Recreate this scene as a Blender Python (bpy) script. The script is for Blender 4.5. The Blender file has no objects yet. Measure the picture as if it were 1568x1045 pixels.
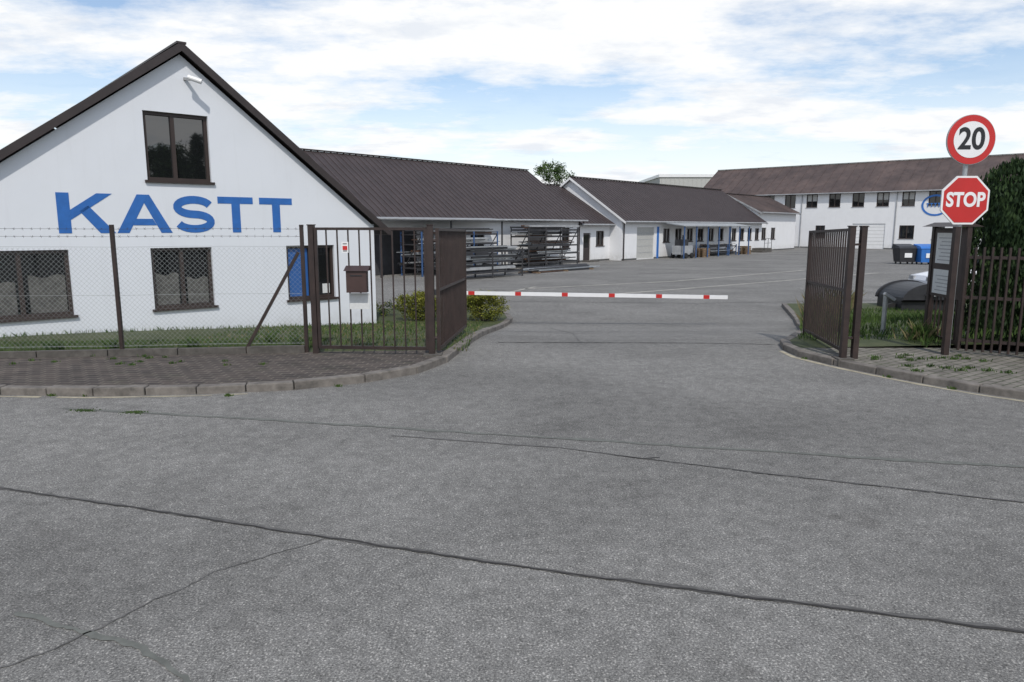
import bpy, bmesh, math, random
from mathutils import Vector, Matrix
from mathutils.geometry import tessellate_polygon
random.seed(7)
S = bpy.context.scene
COL = S.collection

# ------------------------------------------------------------ materials
def nt(name):
    m = bpy.data.materials.new(name); m.use_nodes = True
    t = m.node_tree; b = t.nodes['Principled BSDF']
    return m, t, b
def N(t, typ, **kw):
    n = t.nodes.new(typ)
    for k, v in kw.items():
        setattr(n, k, v)
    return n
def coord(t, scale=(1,1,1), rot=(0,0,0)):
    c = N(t, 'ShaderNodeTexCoord'); mp = N(t, 'ShaderNodeMapping')
    mp.inputs['Scale'].default_value = scale; mp.inputs['Rotation'].default_value = rot
    t.links.new(c.outputs['Object'], mp.inputs['Vector'])
    return mp.outputs['Vector']
def noise(t, vec, scale, detail=4, rough=.55):
    n = N(t, 'ShaderNodeTexNoise'); n.inputs['Scale'].default_value = scale
    n.inputs['Detail'].default_value = detail; n.inputs['Roughness'].default_value = rough
    t.links.new(vec, n.inputs['Vector']); return n.outputs['Fac']
def ramp(t, fac, stops):
    r = N(t, 'ShaderNodeValToRGB'); cr = r.color_ramp
    while len(cr.elements) < len(stops): cr.elements.new(.5)
    for e, (p, c) in zip(cr.elements, stops):
        e.position = p
        e.color = (c, c, c, 1) if isinstance(c, (int, float)) else (*c, 1)
    t.links.new(fac, r.inputs['Fac']); return r.outputs['Color']
def mix(t, a, b, fac, mode='MIX'):
    m = N(t, 'ShaderNodeMix', data_type='RGBA', blend_type=mode)
    for sock, v in ((m.inputs[0], fac), (m.inputs[6], a), (m.inputs[7], b)):
        if isinstance(v, (int, float)): sock.default_value = v
        elif isinstance(v, tuple): sock.default_value = (*v, 1)
        else: t.links.new(v, sock)
    return m.outputs[2]
def bump(t, b, h, strength=.3, dist=.02):
    n = N(t, 'ShaderNodeBump'); n.inputs['Strength'].default_value = strength
    n.inputs['Distance'].default_value = dist
    t.links.new(h, n.inputs['Height']); t.links.new(n.outputs['Normal'], b.inputs['Normal'])
def simple(name, col, rough=.6, metal=0, var=.25, vscale=3, bmp=0):
    m, t, b = nt(name)
    v = coord(t)
    n = noise(t, v, vscale, 5, .65)
    lo = tuple(c*(1-var) for c in col); hi = tuple(min(1, c*(1+var*.6)) for c in col)
    t.links.new(ramp(t, n, [(.3, lo), (.7, hi)]), b.inputs['Base Color'])
    b.inputs['Roughness'].default_value = rough; b.inputs['Metallic'].default_value = metal
    if bmp: bump(t, b, noise(t, v, vscale*12, 4), bmp, .01)
    return m

def asphalt(name, k=1.0, tint=(1,.985,.95)):
    m, t, b = nt(name); v = coord(t)
    fine = noise(t, v, 85, 3, .85)
    med = noise(t, v, 9, 6, .7)
    big = noise(t, v, .55, 7, .65)
    huge = noise(t, coord(t, (.5, 1.3, 1), (0,0,.25)), .28, 5, .6)
    c = ramp(t, fine, [(.36, (.075*k, .074*k, .072*k)), (.5, (.155*k, .154*k, .151*k)), (.60, (.235*k, .232*k, .225*k)), (.68, (.45*k, .44*k, .42*k))])
    # exposed pale / dark aggregate
    vo = N(t, 'ShaderNodeTexVoronoi'); vo.inputs['Scale'].default_value = 62; t.links.new(v, vo.inputs['Vector'])
    sp = N(t, 'ShaderNodeSeparateXYZ'); t.links.new(vo.outputs['Color'], sp.inputs[0])
    near = ramp(t, vo.outputs['Distance'], [(.22, 1), (.42, 0)])
    pal = ramp(t, sp.outputs[0], [(.80, 0), (.84, .75)]); drk = ramp(t, sp.outputs[1], [(.82, 0), (.86, .7)])
    c = mix(t, c, (.42*k, .41*k, .39*k), mix(t, near, pal, 1, 'MULTIPLY'))
    c = mix(t, c, (.045*k, .044*k, .043*k), mix(t, near, drk, 1, 'MULTIPLY'))
    c = mix(t, c, ramp(t, med, [(.3, .74), (.7, 1.2)]), 1, 'MULTIPLY')
    c = mix(t, c, ramp(t, big, [(.3, .82), (.47, 1.0), (.66, 1.09)]), 1, 'MULTIPLY')
    c = mix(t, c, ramp(t, huge, [(.38, .86), (.5, 1.0), (.62, 1.10)]), 1, 'MULTIPLY')
    c = mix(t, c, (.06, .057, .054), ramp(t, noise(t, v, 1.7, 3, .5), [(.70, 0), (.76, .35)]))
    c = mix(t, c, tint, 1, 'MULTIPLY')
    t.links.new(c, b.inputs['Base Color'])
    b.inputs['Roughness'].default_value = .9
    b.inputs['Specular IOR Level'].default_value = .25
    bump(t, b, fine, .6, .008)
    return m
M = {}
M['asphalt'] = asphalt('asphalt', 1.14)
def wallmat(name, col, dirt=.35):
    m, t, b = nt(name); v = coord(t)
    n = noise(t, v, 1.2, 6, .65); s = noise(t, coord(t, (5, 5, .35)), 1.5, 5, .6)
    c = mix(t, col, tuple(x*.84 for x in col), ramp(t, n, [(.4, 0), (.8, dirt)]))
    c = mix(t, c, tuple(x*.78 for x in (col[0], col[1]*.99, col[2]*.96)), ramp(t, s, [(.56, 0), (.85, dirt)]))
    g = N(t, 'ShaderNodeNewGeometry'); sp = N(t, 'ShaderNodeSeparateXYZ'); t.links.new(g.outputs['Position'], sp.inputs[0])
    mr = N(t, 'ShaderNodeMapRange'); mr.inputs[1].default_value = -.45; mr.inputs[2].default_value = .15
    mr.inputs[3].default_value = 1; mr.inputs[4].default_value = 0; t.links.new(sp.outputs[2], mr.inputs[0])
    mm = N(t, 'ShaderNodeMath', operation='MULTIPLY'); t.links.new(mr.outputs[0], mm.inputs[0]); t.links.new(ramp(t, noise(t, v, 4, 6, .7), [(.35, .0), (.7, .5)]), mm.inputs[1])
    c = mix(t, c, (.30, .29, .25), mm.outputs[0])
    t.links.new(c, b.inputs['Base Color']); b.inputs['Roughness'].default_value = .9
    bump(t, b, noise(t, v, 60, 3), .25, .006)
    return m
M['white'] = wallmat('white_render', (.70, .725, .765), .25)
M['white2'] = wallmat('white_render_yard', (.76, .765, .775), .4)
M['plinth'] = simple('plinth', (.09, .09, .09), .9, 0, .3)
def roofmat(name, col, stain=0.0, stc=(.2,.13,.1)):
    m, t, b = nt(name); v = coord(t)
    n = noise(t, v, .8, 6, .65)
    c = ramp(t, n, [(.3, tuple(x*.75 for x in col)), (.7, tuple(x*1.25 for x in col))])
    if stain:
        c = mix(t, c, stc, ramp(t, noise(t, v, .35, 7, .7), [(.42, 0), (.7, stain)]))
        c = mix(t, c, tuple(x*.6 for x in col), ramp(t, noise(t, coord(t, (1.2, 1.2, .15)), 1.1, 5, .7), [(.5, 0), (.75, .6)]))
    t.links.new(c, b.inputs['Base Color']); b.inputs['Roughness'].default_value = .62
    bump(t, b, noise(t, v, 8, 4), .15, .02)
    return m
M['roof'] = roofmat('brown_metal_roof', (.047, .036, .036))
M['roof_old'] = roofmat('weathered_roof', (.070, .050, .045), .7, (.15, .105, .09))
M['roof_rib'] = simple('roof_rib', (.066, .050, .049), .5, 0, .2)
M['trim'] = simple('dark_trim', (.035, .026, .025), .5)
M['frame'] = simple('brown_window_frame', (.035, .022, .018), .45, 0, .2)
M['iron'] = simple('brown_painted_iron', (.034, .021, .018), .5, 0, .45, 5, .2)
M['galv'] = simple('galvanised_steel', (.42, .44, .45), .4, .6, .25)
M['wire'] = simple('chainlink_wire', (.33, .35, .35), .5, .2, .15)
M['grey'] = simple('grey_paint', (.35, .36, .37), .5)
M['dark'] = simple('dark_steel', (.03, .03, .034), .5, 0, .4)
M['rust'] = simple('rusty_steel', (.10, .055, .035), .8, 0, .4)
M['mail'] = simple('mailbox_paint', (.055, .03, .026), .5, 0, .3)
M['blue'] = simple('blue_paint', (.03, .16, .5), .5, 0, .12)
M['blind'] = simple('blue_blind', (.02, .10, .32), .5, 0, .12)
M['letter'] = simple('blue_wall_paint', (.022, .13, .42), .65, 0, .14, 6)
M['bluedk'] = simple('blue_steel', (.03, .08, .20), .5)
M['red'] = simple('red_paint', (.50, .022, .02), .4, 0, .08)
M['signwhite'] = simple('sign_white', (.78, .78, .78), .35, 0, .06)
M['black'] = simple('black', (.014, .014, .016), .4)
M['tarp'] = simple('black_tarp', (.022, .023, .025), .45, 0, .4, 5, .5)
M['paper'] = simple('paper', (.62, .63, .62), .5, 0, .1, 20)
M['kerb'] = simple('concrete_kerb', (.175, .158, .14), .9, 0, .5, 5, .4)
M['gutter'] = simple('gutter_strip', (.42, .38, .28), .9, 0, .45, 6)
M['conc'] = simple('old_concrete', (.10, .092, .082), .95, 0, .45, 5, .4)
M['crack'] = simple('tar_crack', (.035, .033, .031), .9, 0, .4, 8)
M['crack2'] = simple('faint_crack', (.115, .112, .107), .95, 0, .35, 12)
M['moss'] = simple('mossy_joint', (.14, .145, .130), .95, 0, .3, 12)
M['paint'] = simple('worn_road_paint', (.42, .40, .35), .8, 0, .4, 3)
M['rubber'] = simple('rubber', (.02, .02, .02), .8)
M['carwhite'] = simple('car_paint', (.75, .76, .78), .2, 0, .03)
M['wood'] = simple('timber', (.22, .15, .09), .8)
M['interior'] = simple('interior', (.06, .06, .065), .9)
M['lace'] = simple('lace_curtain', (.10, .098, .09), .8, 0, .5, 9)
M['curtain'] = simple('curtain', (.45, .45, .43), .9, 0, .2, 12)
def glassmat(name, col, rough=.03, ior=1.5):
    m, t, b = nt(name); b.inputs['Base Color'].default_value = (*col, 1)
    b.inputs['Roughness'].default_value = rough; b.inputs['IOR'].default_value = ior
    bump(t, b, noise(t, coord(t), 1.3, 1), .05, .05)
    return m
M['glass'] = glassmat('window_glass', (.010, .011, .012), .03, 1.6)
M['glass2'] = glassmat('coated_glass', (.010, .011, .012), .02, 2.1)
def leafmat(name, a, b_):
    m, t, b = nt(name); v = coord(t)
    t.links.new(ramp(t, noise(t, v, 2.2, 5, .7), [(.32, a), (.68, b_)]), b.inputs['Base Color'])
    b.inputs['Roughness'].default_value = .7; b.inputs['Specular IOR Level'].default_value = .2
    return m
M['thuja_d'] = leafmat('thuja_dark', (.010, .022, .008), (.022, .045, .014))
M['thuja_l'] = leafmat('thuja_light', (.022, .045, .014), (.045, .075, .024))
M['leaf_d'] = leafmat('leaf_dark', (.025, .05, .015), (.05, .09, .025))
M['leaf_l'] = leafmat('leaf_light', (.05, .09, .025), (.09, .14, .035))
M['shrub_l'] = leafmat('shrub_light', (.15, .165, .02), (.26, .25, .04))
M['shrub_d'] = leafmat('shrub_dark', (.06, .08, .015), (.12, .125, .02))
M['grass'] = leafmat('grass', (.045, .085, .018), (.085, .135, .035))
M['grass_g'] = leafmat('grass_ground', (.040, .055, .020), (.085, .095, .040))
M['dry'] = leafmat('dry_weed', (.14, .12, .06), (.22, .19, .10))
M['bark'] = simple('bark', (.08, .06, .045), .95)
def pavermat(name, c1, c2, mortar, rot, grassy=0):
    m, t, b = nt(name)
    v = coord(t, (1, 1, 1), (0, 0, rot))
    br = N(t, 'ShaderNodeTexBrick'); t.links.new(v, br.inputs['Vector'])
    br.inputs['Color1'].default_value = (*c1, 1); br.inputs['Color2'].default_value = (*c2, 1)
    br.inputs['Mortar'].default_value = (*mortar, 1); br.inputs['Scale'].default_value = 1
    br.inputs['Brick Width'].default_value = .20; br.inputs['Row Height'].default_value = .12
    br.inputs['Mortar Size'].default_value = .011; br.inputs['Mortar Smooth'].default_value = .3
    c = mix(t, br.outputs['Color'], ramp(t, noise(t, v, 3, 6, .7), [(.3, .55), (.7, 1.3)]), 1, 'MULTIPLY')
    c = mix(t, c, (.06, .085, .03), ramp(t, noise(t, v, 2.2, 6, .75), [(.55, 0), (.75, grassy)]))
    t.links.new(c, b.inputs['Base Color']); b.inputs['Roughness'].default_value = .95
    bump(t, b, br.outputs['Fac'], -.6, .02)
    return m
M['paver_l'] = pavermat('dark_pavers', (.080, .064, .055), (.048, .040, .036), (.14, .12, .10), .12, .25)
M['paver_r'] = pavermat('light_pavers', (.22, .20, .175), (.16, .145, .125), (.055, .065, .035), -.6, .5)

# ------------------------------------------------------------ mesh helpers
class Fr:
    def __init__(s, O, U, Nn):
        s.O = Vector((O[0], O[1], 0)); s.U = Vector((U[0], U[1], 0)).normalized(); s.N = Vector((Nn[0], Nn[1], 0)).normalized()
    def p(s, u, n, z):
        v = s.O + s.U*u + s.N*n; return Vector((v.x, v.y, z))
W0 = Fr((0, 0), (1, 0), (0, 1))
class MB:
    def __init__(s): s.v = []; s.f = []; s.m = []; s.mats = []
    def mi(s, k):
        if k not in s.mats: s.mats.append(k)
        return s.mats.index(k)
    def face(s, pts, mat):
        b = len(s.v); s.v += [tuple(p) for p in pts]; s.f.append(tuple(range(b, b+len(pts)))); s.m.append(s.mi(mat))
    def hexa(s, P, mat):
        b = len(s.v); s.v += [tuple(p) for p in P]; i = s.mi(mat)
        for q in ((0,3,2,1), (4,5,6,7), (0,1,5,4), (1,2,6,5), (2,3,7,6), (3,0,4,7)):
            s.f.append(tuple(b+k for k in q)); s.m.append(i)
    def box(s, fr, u0, u1, n0, n1, z0, z1, mat):
        s.hexa([fr.p(u0,n0,z0), fr.p(u1,n0,z0), fr.p(u1,n1,z0), fr.p(u0,n1,z0), fr.p(u0,n0,z1), fr.p(u1,n0,z1), fr.p(u1,n1,z1), fr.p(u0,n1,z1)], mat)
    def prism(s, pts, ext, mat):
        ext = Vector(ext); n = len(pts); b = len(s.v); i = s.mi(mat)
        s.v += [tuple(p) for p in pts] + [tuple(Vector(p)+ext) for p in pts]
        s.f.append(tuple(range(b, b+n))); s.m.append(i)
        s.f.append(tuple(range(b+2*n-1, b+n-1, -1))); s.m.append(i)
        for k in range(n):
            j = (k+1) % n; s.f.append((b+j, b+k, b+n+k, b+n+j)); s.m.append(i)
    def beam(s, p, q, w, h=None, mat='iron', up=(0,0,1)):
        h = h or w; p = Vector(p); q = Vector(q); d = (q-p).normalized(); up = Vector(up)
        if abs(d.dot(up)) > .98: up = Vector((0,1,0))
        a = d.cross(up).normalized()*w/2; c = a.cross(d).normalized()*h/2
        s.hexa([p-a-c, p+a-c, p+a+c, p-a+c, q-a-c, q+a-c, q+a+c, q-a+c], mat)
    def cyl(s, p, q, r, mat, n=12, r2=None):
        r2 = r if r2 is None else r2
        p = Vector(p); q = Vector(q); d = (q-p).normalized(); up = Vector((0,0,1))
        if abs(d.dot(up)) > .98: up = Vector((0,1,0))
        a = d.cross(up).normalized(); c = a.cross(d).normalized(); b = len(s.v); i = s.mi(mat)
        for (o, rr) in ((p, r), (q, r2)):
            for k in range(n):
                t = 2*math.pi*k/n; s.v.append(tuple(o + a*math.cos(t)*rr + c*math.sin(t)*rr))
        for k in range(n):
            j = (k+1) % n; s.f.append((b+k, b+j, b+n+j, b+n+k)); s.m.append(i)
        s.f.append(tuple(range(b+n-1, b-1, -1))); s.m.append(i); s.f.append(tuple(range(b+n, b+2*n))); s.m.append(i)
    def wall(s, fr, u0, u1, z0, z1, holes=(), clips=(), n=0, rev=.14, mat='white'):
        us = sorted(set([u0, u1] + [x for h in holes for x in h[:2]])); zs = sorted(set([z0, z1] + [x for h in holes for x in h[2:4]]))
        for a, b in zip(us, us[1:]):
            for c, d in zip(zs, zs[1:]):
                mu, mz = (a+b)/2, (c+d)/2
                if any(h[0] < mu < h[1] and h[2] < mz < h[3] for h in holes): continue
                poly = [(a,c), (b,c), (b,d), (a,d)]
                for (A, B, C) in clips: poly = clip(poly, A, B, C)
                if len(poly) > 2: s.face([fr.p(u, n, z) for u, z in poly], mat)
        for a, b, c, d in [h[:4] for h in holes]:
            for (x, y) in (((a,c),(b,c)), ((b,c),(b,d)), ((b,d),(a,d)), ((a,d),(a,c))):
                s.face([fr.p(x[0],n,x[1]), fr.p(y[0],n,y[1]), fr.p(y[0],n-rev,y[1]), fr.p(x[0],n-rev,x[1])], mat)
def clip(poly, A, B, C):
    out = []
    for i in range(len(poly)):
        p, q = poly[i], poly[(i+1) % len(poly)]
        fp = A*p[0]+B*p[1]-C; fq = A*q[0]+B*q[1]-C
        if fp <= 0: out.append(p)
        if (fp < 0 < fq) or (fq < 0 < fp):
            t = fp/(fp-fq); out.append((p[0]+t*(q[0]-p[0]), p[1]+t*(q[1]-p[1])))
    return out
def empty(name, loc=(0,0,0)):
    e = bpy.data.objects.new(name, None); e.location = loc; COL.objects.link(e); return e
def make(mb, name, parent=None, bevel=0, smooth=False, fix=True):
    me = bpy.data.meshes.new(name); me.from_pydata(mb.v, [], mb.f)
    for k in mb.mats: me.materials.append(M[k])
    me.polygons.foreach_set('material_index', mb.m)
    me.update()
    if fix and len(mb.f) < 60000:
        bm = bmesh.new(); bm.from_mesh(me); bmesh.ops.recalc_face_normals(bm, faces=bm.faces); bm.to_mesh(me); bm.free()
    if smooth:
        me.polygons.foreach_set('use_smooth', [True]*len(me.polygons))
    o = bpy.data.objects.new(name, me); COL.objects.link(o)
    if parent is None:
        c = sum((Vector(v.co) for v in me.vertices), Vector())/max(1, len(me.vertices))
        me.transform(Matrix.Translation(-c)); o.location = c
    else:
        o.parent = parent; o.matrix_parent_inverse = Matrix.Translation(parent.location).inverted()
    if bevel:
        b = o.modifiers.new('b', 'BEVEL'); b.width = bevel; b.segments = 2; b.limit_method = 'ANGLE'
    return o
def window(mb, fr, h, n=0, rev=.14, mull=(.5,), fm='frame', gl='glass', fw=.06, sill=True, silm='frame', trans=None):
    a, b, c, d = h[:4]; g = n-rev+.02
    mb.box(fr, a, b, g-.05, g+.05, d-fw, d, fm); mb.box(fr, a, b, g-.05, g+.05, c, c+fw, fm)
    mb.box(fr, a, a+fw, g-.048, g+.048, c+fw, d-fw, fm); mb.box(fr, b-fw, b, g-.048, g+.048, c+fw, d-fw, fm)
    for m_ in mull:
        x = a+(b-a)*m_; mb.box(fr, x-fw*.55, x+fw*.55, g-.046, g+.052, c+fw, d-fw, fm)
    if trans:
        z = c+(d-c)*trans; mb.box(fr, a+fw, b-fw, g-.044, g+.05, z-fw/2, z+fw/2, fm)
    mb.face([fr.p(a,g,c), fr.p(b,g,c), fr.p(b,g,d), fr.p(a,g,d)], gl)
    if sill: mb.box(fr, a-.05, b+.05, n-rev+.08, n+.05, c-.045, c+.004, silm)
def sstep(x): x = max(0, min(1, x)); return x*x*(3-2*x)
def g(x, y): return -.5*sstep((y-11.5)/7.5)
def sheet(name, poly, off, mat, step=.6, parent=None, zf=None):
    zf = zf or g
    mb = MB(); y0 = min(p[1] for p in poly); y1 = max(p[1] for p in poly)
    cuts = [y0]
    y = y0
    while y < y1:
        y += step if 11 < y < 19.5 else (step*2 if y < 11 else 10)
        cuts.append(min(y, y1))
    for a, b in zip(cuts, cuts[1:]):
        P = clip(clip(poly, 0, 1, b), 0, -1, -a)
        if len(P) < 3: continue
        vs = [Vector((p[0], p[1], zf(*p)+off)) for p in P]
        flat = [Vector((p[0], p[1], 0)) for p in P]
        try: tris = tessellate_polygon([flat])
        except Exception: continue
        for t in tris:
            q = [vs[i] for i in t]
            nrm = (q[1]-q[0]).cross(q[2]-q[0])
            if nrm.length < 1e-7: continue
            if nrm.z < 0: q.reverse()
            mb.face(q, mat)
    return make(mb, name, parent, fix=False)

# ------------------------------------------------------------ ground
mb = MB()
ys = [-400, -60, 0, 11.5] + [11.5+.5*i for i in range(1, 16)] + [30, 60, 120, 400, 1500]
for a, b in zip(ys, ys[1:]):
    mb.face([(-1500, a, g(0,a)-.05), (1500, a, g(0,a)-.05), (1500, b, g(0,b)-.05), (-1500, b, g(0,b)-.05)], 'grass_g')
make(mb, 'ground', fix=False)
mb = MB()
ys = [-25, 0, 11.5] + [11.5+.375*i for i in range(1, 21)] + [30, 60, 100]
for a, b in zip(ys, ys[1:]):
    mb.face([(-70, a, g(0,a)), (70, a, g(0,a)), (70, b, g(0,b)), (-70, b, g(0,b))], 'asphalt')
o = make(mb, 'asphalt_road', fix=False)

def strip(mb, pts, w, off, mat, jit=0, sub=.12, wj=.5, gap=0, smoothw=False):
    pts2 = []
    for a, b in zip(pts, pts[1:]):
        L = math.dist(a, b); n = max(1, int(L/sub))
        for i in range(n): pts2.append((a[0]+(b[0]-a[0])*i/n, a[1]+(b[1]-a[1])*i/n))
    pts2.append(pts[-1]); prev = None; dx = 0; wf_ = 1
    for i, p in enumerate(pts2):
        q = pts2[min(i+1, len(pts2)-1)]; r = pts2[max(i-1, 0)]
        d = Vector((q[0]-r[0], q[1]-r[1])); d = d.normalized() if d.length else Vector((1,0))
        nn = Vector((-d.y, d.x)); dx = dx*.85+random.uniform(-jit, jit)
        wf_ = wf_*.8+.2*random.uniform(1-2.5*wj, 1+2.5*wj) if smoothw else random.uniform(1-wj, 1+wj)
        ww = w*max(.05, wf_)/2
        l = (p[0]+nn.x*(dx+ww), p[1]+nn.y*(dx+ww)); rr = (p[0]+nn.x*(dx-ww), p[1]+nn.y*(dx-ww))
        cur = (Vector((*l, g(*l)+off)), Vector((*rr, g(*rr)+off)))
        if prev and random.random() > gap: mb.face([prev[1], cur[1], cur[0], prev[0]], mat)
        prev = cur
mb = MB()
MAIN = [(-14, 8.6), (-8, 6.4), (-3.96, 5.25), (-2.04, 4.64), (.33, 3.87), (2.56, 3.27), (7, 2.1)]
strip(mb, MAIN, .017, .006, 'crack', .006, .035, .45, 0, True)
strip(mb, [(x, y+.012) for x, y in MAIN], .034, .004, 'crack2', .006, .03, .6, 0, True)
strip(mb, [(.6, 6.2), (2.0, 5.6), (3.75, 4.96), (9, 3.4)], .009, .0055, 'crack', .005, .03, .5, .12, True)
strip(mb, [(-1.17, 6.65), (.5, 6.25), (2.0, 5.62), (3.75, 4.98), (9, 3.42)], .020, .0045, 'crack2', .006, .04, .6, 0, True)
strip(mb, [(-5, 7.7), (-2, 7.1), (1.2, 6.4), (4.3, 5.75), (12, 4.4)], .05, .004, 'moss', .008, .04, .6, 0, True)
strip(mb, [(.9, 6.05), (1.15, 5.95), (1.3, 5.98)], .014, .0062, 'crack', .006, .03, .5, 0, True)
strip(mb, [(-2.9, 2.55), (-2.2, 3.1), (-1.75, 3.9), (-1.2, 4.36)], .011, .0045, 'crack2', .010, .03, .5, 0, True)
strip(mb, [(-2.6, 3.45), (-1.8, 3.15), (-1.2, 2.7), (-.6, 2.3), (.2, 1.7)], .030, .0045, 'moss', .010, .03, .6, 0, True)
strip(mb, [(-.25, 12.4), (1.5, 12.35), (3.2, 12.3), (4.55, 12.1)], .035, .005, 'crack', .004)
strip(mb, [(1.2, 12.4), (1.25, 14.5), (.9, 17)], .015, .005, 'crack2', .01)
strip(mb, [(-.3, 15.2), (3, 15.6), (6.0, 15.3)], .03, .005, 'crack2', .006)
strip(mb, [(-.2, 24), (6, 23.4), (14, 24.5)], .06, .005, 'crack2', .01, .3)
make(mb, 'road_cracks', fix=False)
mb = MB()
strip(mb, [(3, 26), (9, 30.5), (20, 39)], .16, .005, 'paint', 0, .5, .3)
strip(mb, [(.5, 29), (7.5, 33), (17, 41.5)], .16, .005, 'paint', 0, .5, .3)
strip(mb, [(-.5, 26.5), (1, 30)], .14, .005, 'paint', 0, .5, .3)
make(mb, 'painted_lines', fix=False)

# kerbs
def kerb(name, pts, w, h, side):
    mb = MB(); acc = []
    for a, b in zip(pts, pts[1:]):
        L = math.dist(a, b); n = max(1, round(L/.75))
        for i in range(n):
            acc.append(((a[0]+(b[0]-a[0])*i/n, a[1]+(b[1]-a[1])*i/n), (a[0]+(b[0]-a[0])*(i+1)/n, a[1]+(b[1]-a[1])*(i+1)/n)))
    nr = []
    allp = [acc[0][0]]+[s[1] for s in acc]
    for i in range(len(allp)):
        q = allp[min(i+1, len(allp)-1)]; r = allp[max(i-1, 0)]
        d = Vector((q[0]-r[0], q[1]-r[1])).normalized(); nr.append(Vector((-d.y, d.x))*side)
    for i, (a, b) in enumerate(acc):
        A = Vector(a); B = Vector(b); d = (B-A).normalized()*.006; A2 = A+nr[i]*w; B2 = B+nr[i+1]*w
        jo = nr[i]*random.uniform(-.006, .006)
        A = A+d+jo; A2 = A2+d; B = B-d+jo; B2 = B2-d
        dz = random.uniform(-.008, .006)
        P = []
        for lvl in (-.1, h+dz):
            for q in (A, B, B2, A2): P.append((q.x, q.y, g(q.x, q.y)+lvl))
        mb.hexa(P, 'kerb')
    return make(mb, name, bevel=.014), allp, nr
KL = [(-40, 8.1), (-12, 8.25), (-6.16, 8.34), (-5.0, 8.27), (-3.81, 8.37), (-2.7, 8.61), (-1.90, 9.03), (-1.30, 9.6), (-.97, 10.4), (-.72, 12.1), (-.40, 15.4), (.02, 18.9), (-.1, 20.2), (-1.0, 21.2), (-3.0, 21.4)]
_, pL, nL = kerb('kerb_stones', KL, .15, .10, 1)
KR = [(8.6, 22.6), (7.6, 19), (6.2, 15), (5.0, 12.7), (4.62, 12.1), (4.45, 11.5), (4.45, 10.9), (4.68, 10.2), (4.98, 9.56), (5.30, 8.99), (5.68, 8.45), (6.15, 7.95), (7.2, 7.2), (9.5, 6.3), (14, 5.3), (40, 2)]
_, pR, nR = kerb('kerb_stones', KR, .15, .10, 1)
mb = MB()
strip(mb, [(-14, 8.19), (-6.2, 8.27), (-5.0, 8.2), (-3.8, 8.29), (-3.2, 8.40)], .05, .004, 'gutter', 0, .2, .6, .1)
strip(mb, [(4.37, 11.4), (4.37, 10.85), (4.60, 10.14), (4.90, 9.5), (5.22, 8.93), (5.6, 8.37), (6.08, 7.87), (7.1, 7.1), (9.5, 6.2)], .07, .004, 'gutter', 0, .2, .4)
make(mb, 'gutter_strip', fix=False)
inL = [(p[0]+n.x*.15, p[1]+n.y*.15) for p, n in zip(pL, nL)]
inR = [(p[0]+n.x*.15, p[1]+n.y*.15) for p, n in zip(pR, nR)]
front = [p for p in inL if p[1] < 11.0 and not (p[0] < -2 and p[1] > 15)]
sheet('paved_sidewalk', front + [(-.9, 11.0), (-3.16, 10.83), (-12, 9.88), (-40, 9.6)], .09, 'paver_l')
isl = [p for p in inL if p[1] >= 11.0]
def zl(x, y): return g(x, y)
sheet('grass_verge', [(-.9, 11.0)] + isl + [(-8, 21), (-40, 21), (-40, 9.62), (-12, 9.9), (-3.16, 10.85)], .085, 'grass_g', zf=zl)
rf = [p for p in inR if p[1] < 11.2]
sheet('paved_sidewalk', [(4.62, 11.2)] + rf + [(40, 9), (14, 9.6), (9, 10.3), (6.9, 11.2)], .09, 'paver_r')
rb = [p for p in inR if p[1] >= 11.2]
def zr(x, y): return g(x, y) + .25*sstep((x-6.2)/2.5)*sstep((20-y)/6)
sheet('grass_verge', rb + [(4.62, 11.2), (6.9, 11.2), (9, 10.3), (14, 9.6), (40, 9), (40, 22.9), (12, 22.7)], .086, 'grass_g', zf=zr)

def blades(mb, n, sampler, hmin, hmax, mats):
    for _ in range(n):
        x, y, z = sampler(); h = random.uniform(hmin, hmax)*random.uniform(.6, 1); a = random.uniform(0, 6.28); w = random.uniform(.006, .014)
        lx, ly = random.gauss(0, .35)*h, random.gauss(0, .35)*h
        dx, dy = math.cos(a)*w, math.sin(a)*w
        mb.face([(x-dx, y-dy, z-.02), (x+dx, y+dy, z-.02), (x+lx*.5+dx*.6, y+ly*.5+dy*.6, z+h*.6), (x+lx, y+ly, z+h)], random.choice(mats))
KU = Vector((-.754, -.657)); KN = Vector((.657, -.754)); KO = Vector((-3.36, 17.5))
def s_left():
    x = random.uniform(-11, -3.2); yf = 10.85+(x+3.16)*.1075
    k = random.random()**1.3; y = yf+.04+k*1.5
    return x, y, zl(x, y)+.085
def s_left2():
    x = random.uniform(-5.5, -.7); y = random.uniform(11, 18)
    return x, y, zl(x, y)+.085
def s_wallbase():
    t = random.uniform(0, 9); p = KO+KU*t; nrm = KN*random.uniform(.02, .2)
    return p.x+nrm.x, p.y+nrm.y, zl(p.x, p.y)+.09
mb = MB()
blades(mb, 12000, s_left, .015, .05, ['grass', 'grass', 'leaf_l', 'leaf_d'])
blades(mb, 9000, s_left2, .02, .07, ['grass', 'leaf_d', 'leaf_l', 'grass', 'dry'])
blades(mb, 700, s_wallbase, .03, .12, ['grass', 'leaf_l', 'leaf_d'])
def clumpgen(pts, r):
    def f():
        c = random.choice(pts); a = random.uniform(0, 6.28); q = abs(random.gauss(0, r)); x = c[0]+math.cos(a)*q; y = c[1]+math.sin(a)*q*.6
        return x, y, g(x, y)+(.09 if len(c) > 2 else 0)
    return f
blades(mb, 600, clumpgen([(-4.0, 11.6, 1), (-5.1, 11.2, 1), (-3.5, 11.3, 1), (-6.2, 10.9, 1), (-7.0, 10.8, 1)], .06), .08, .26, ['grass', 'leaf_l', 'leaf_d'])
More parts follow.
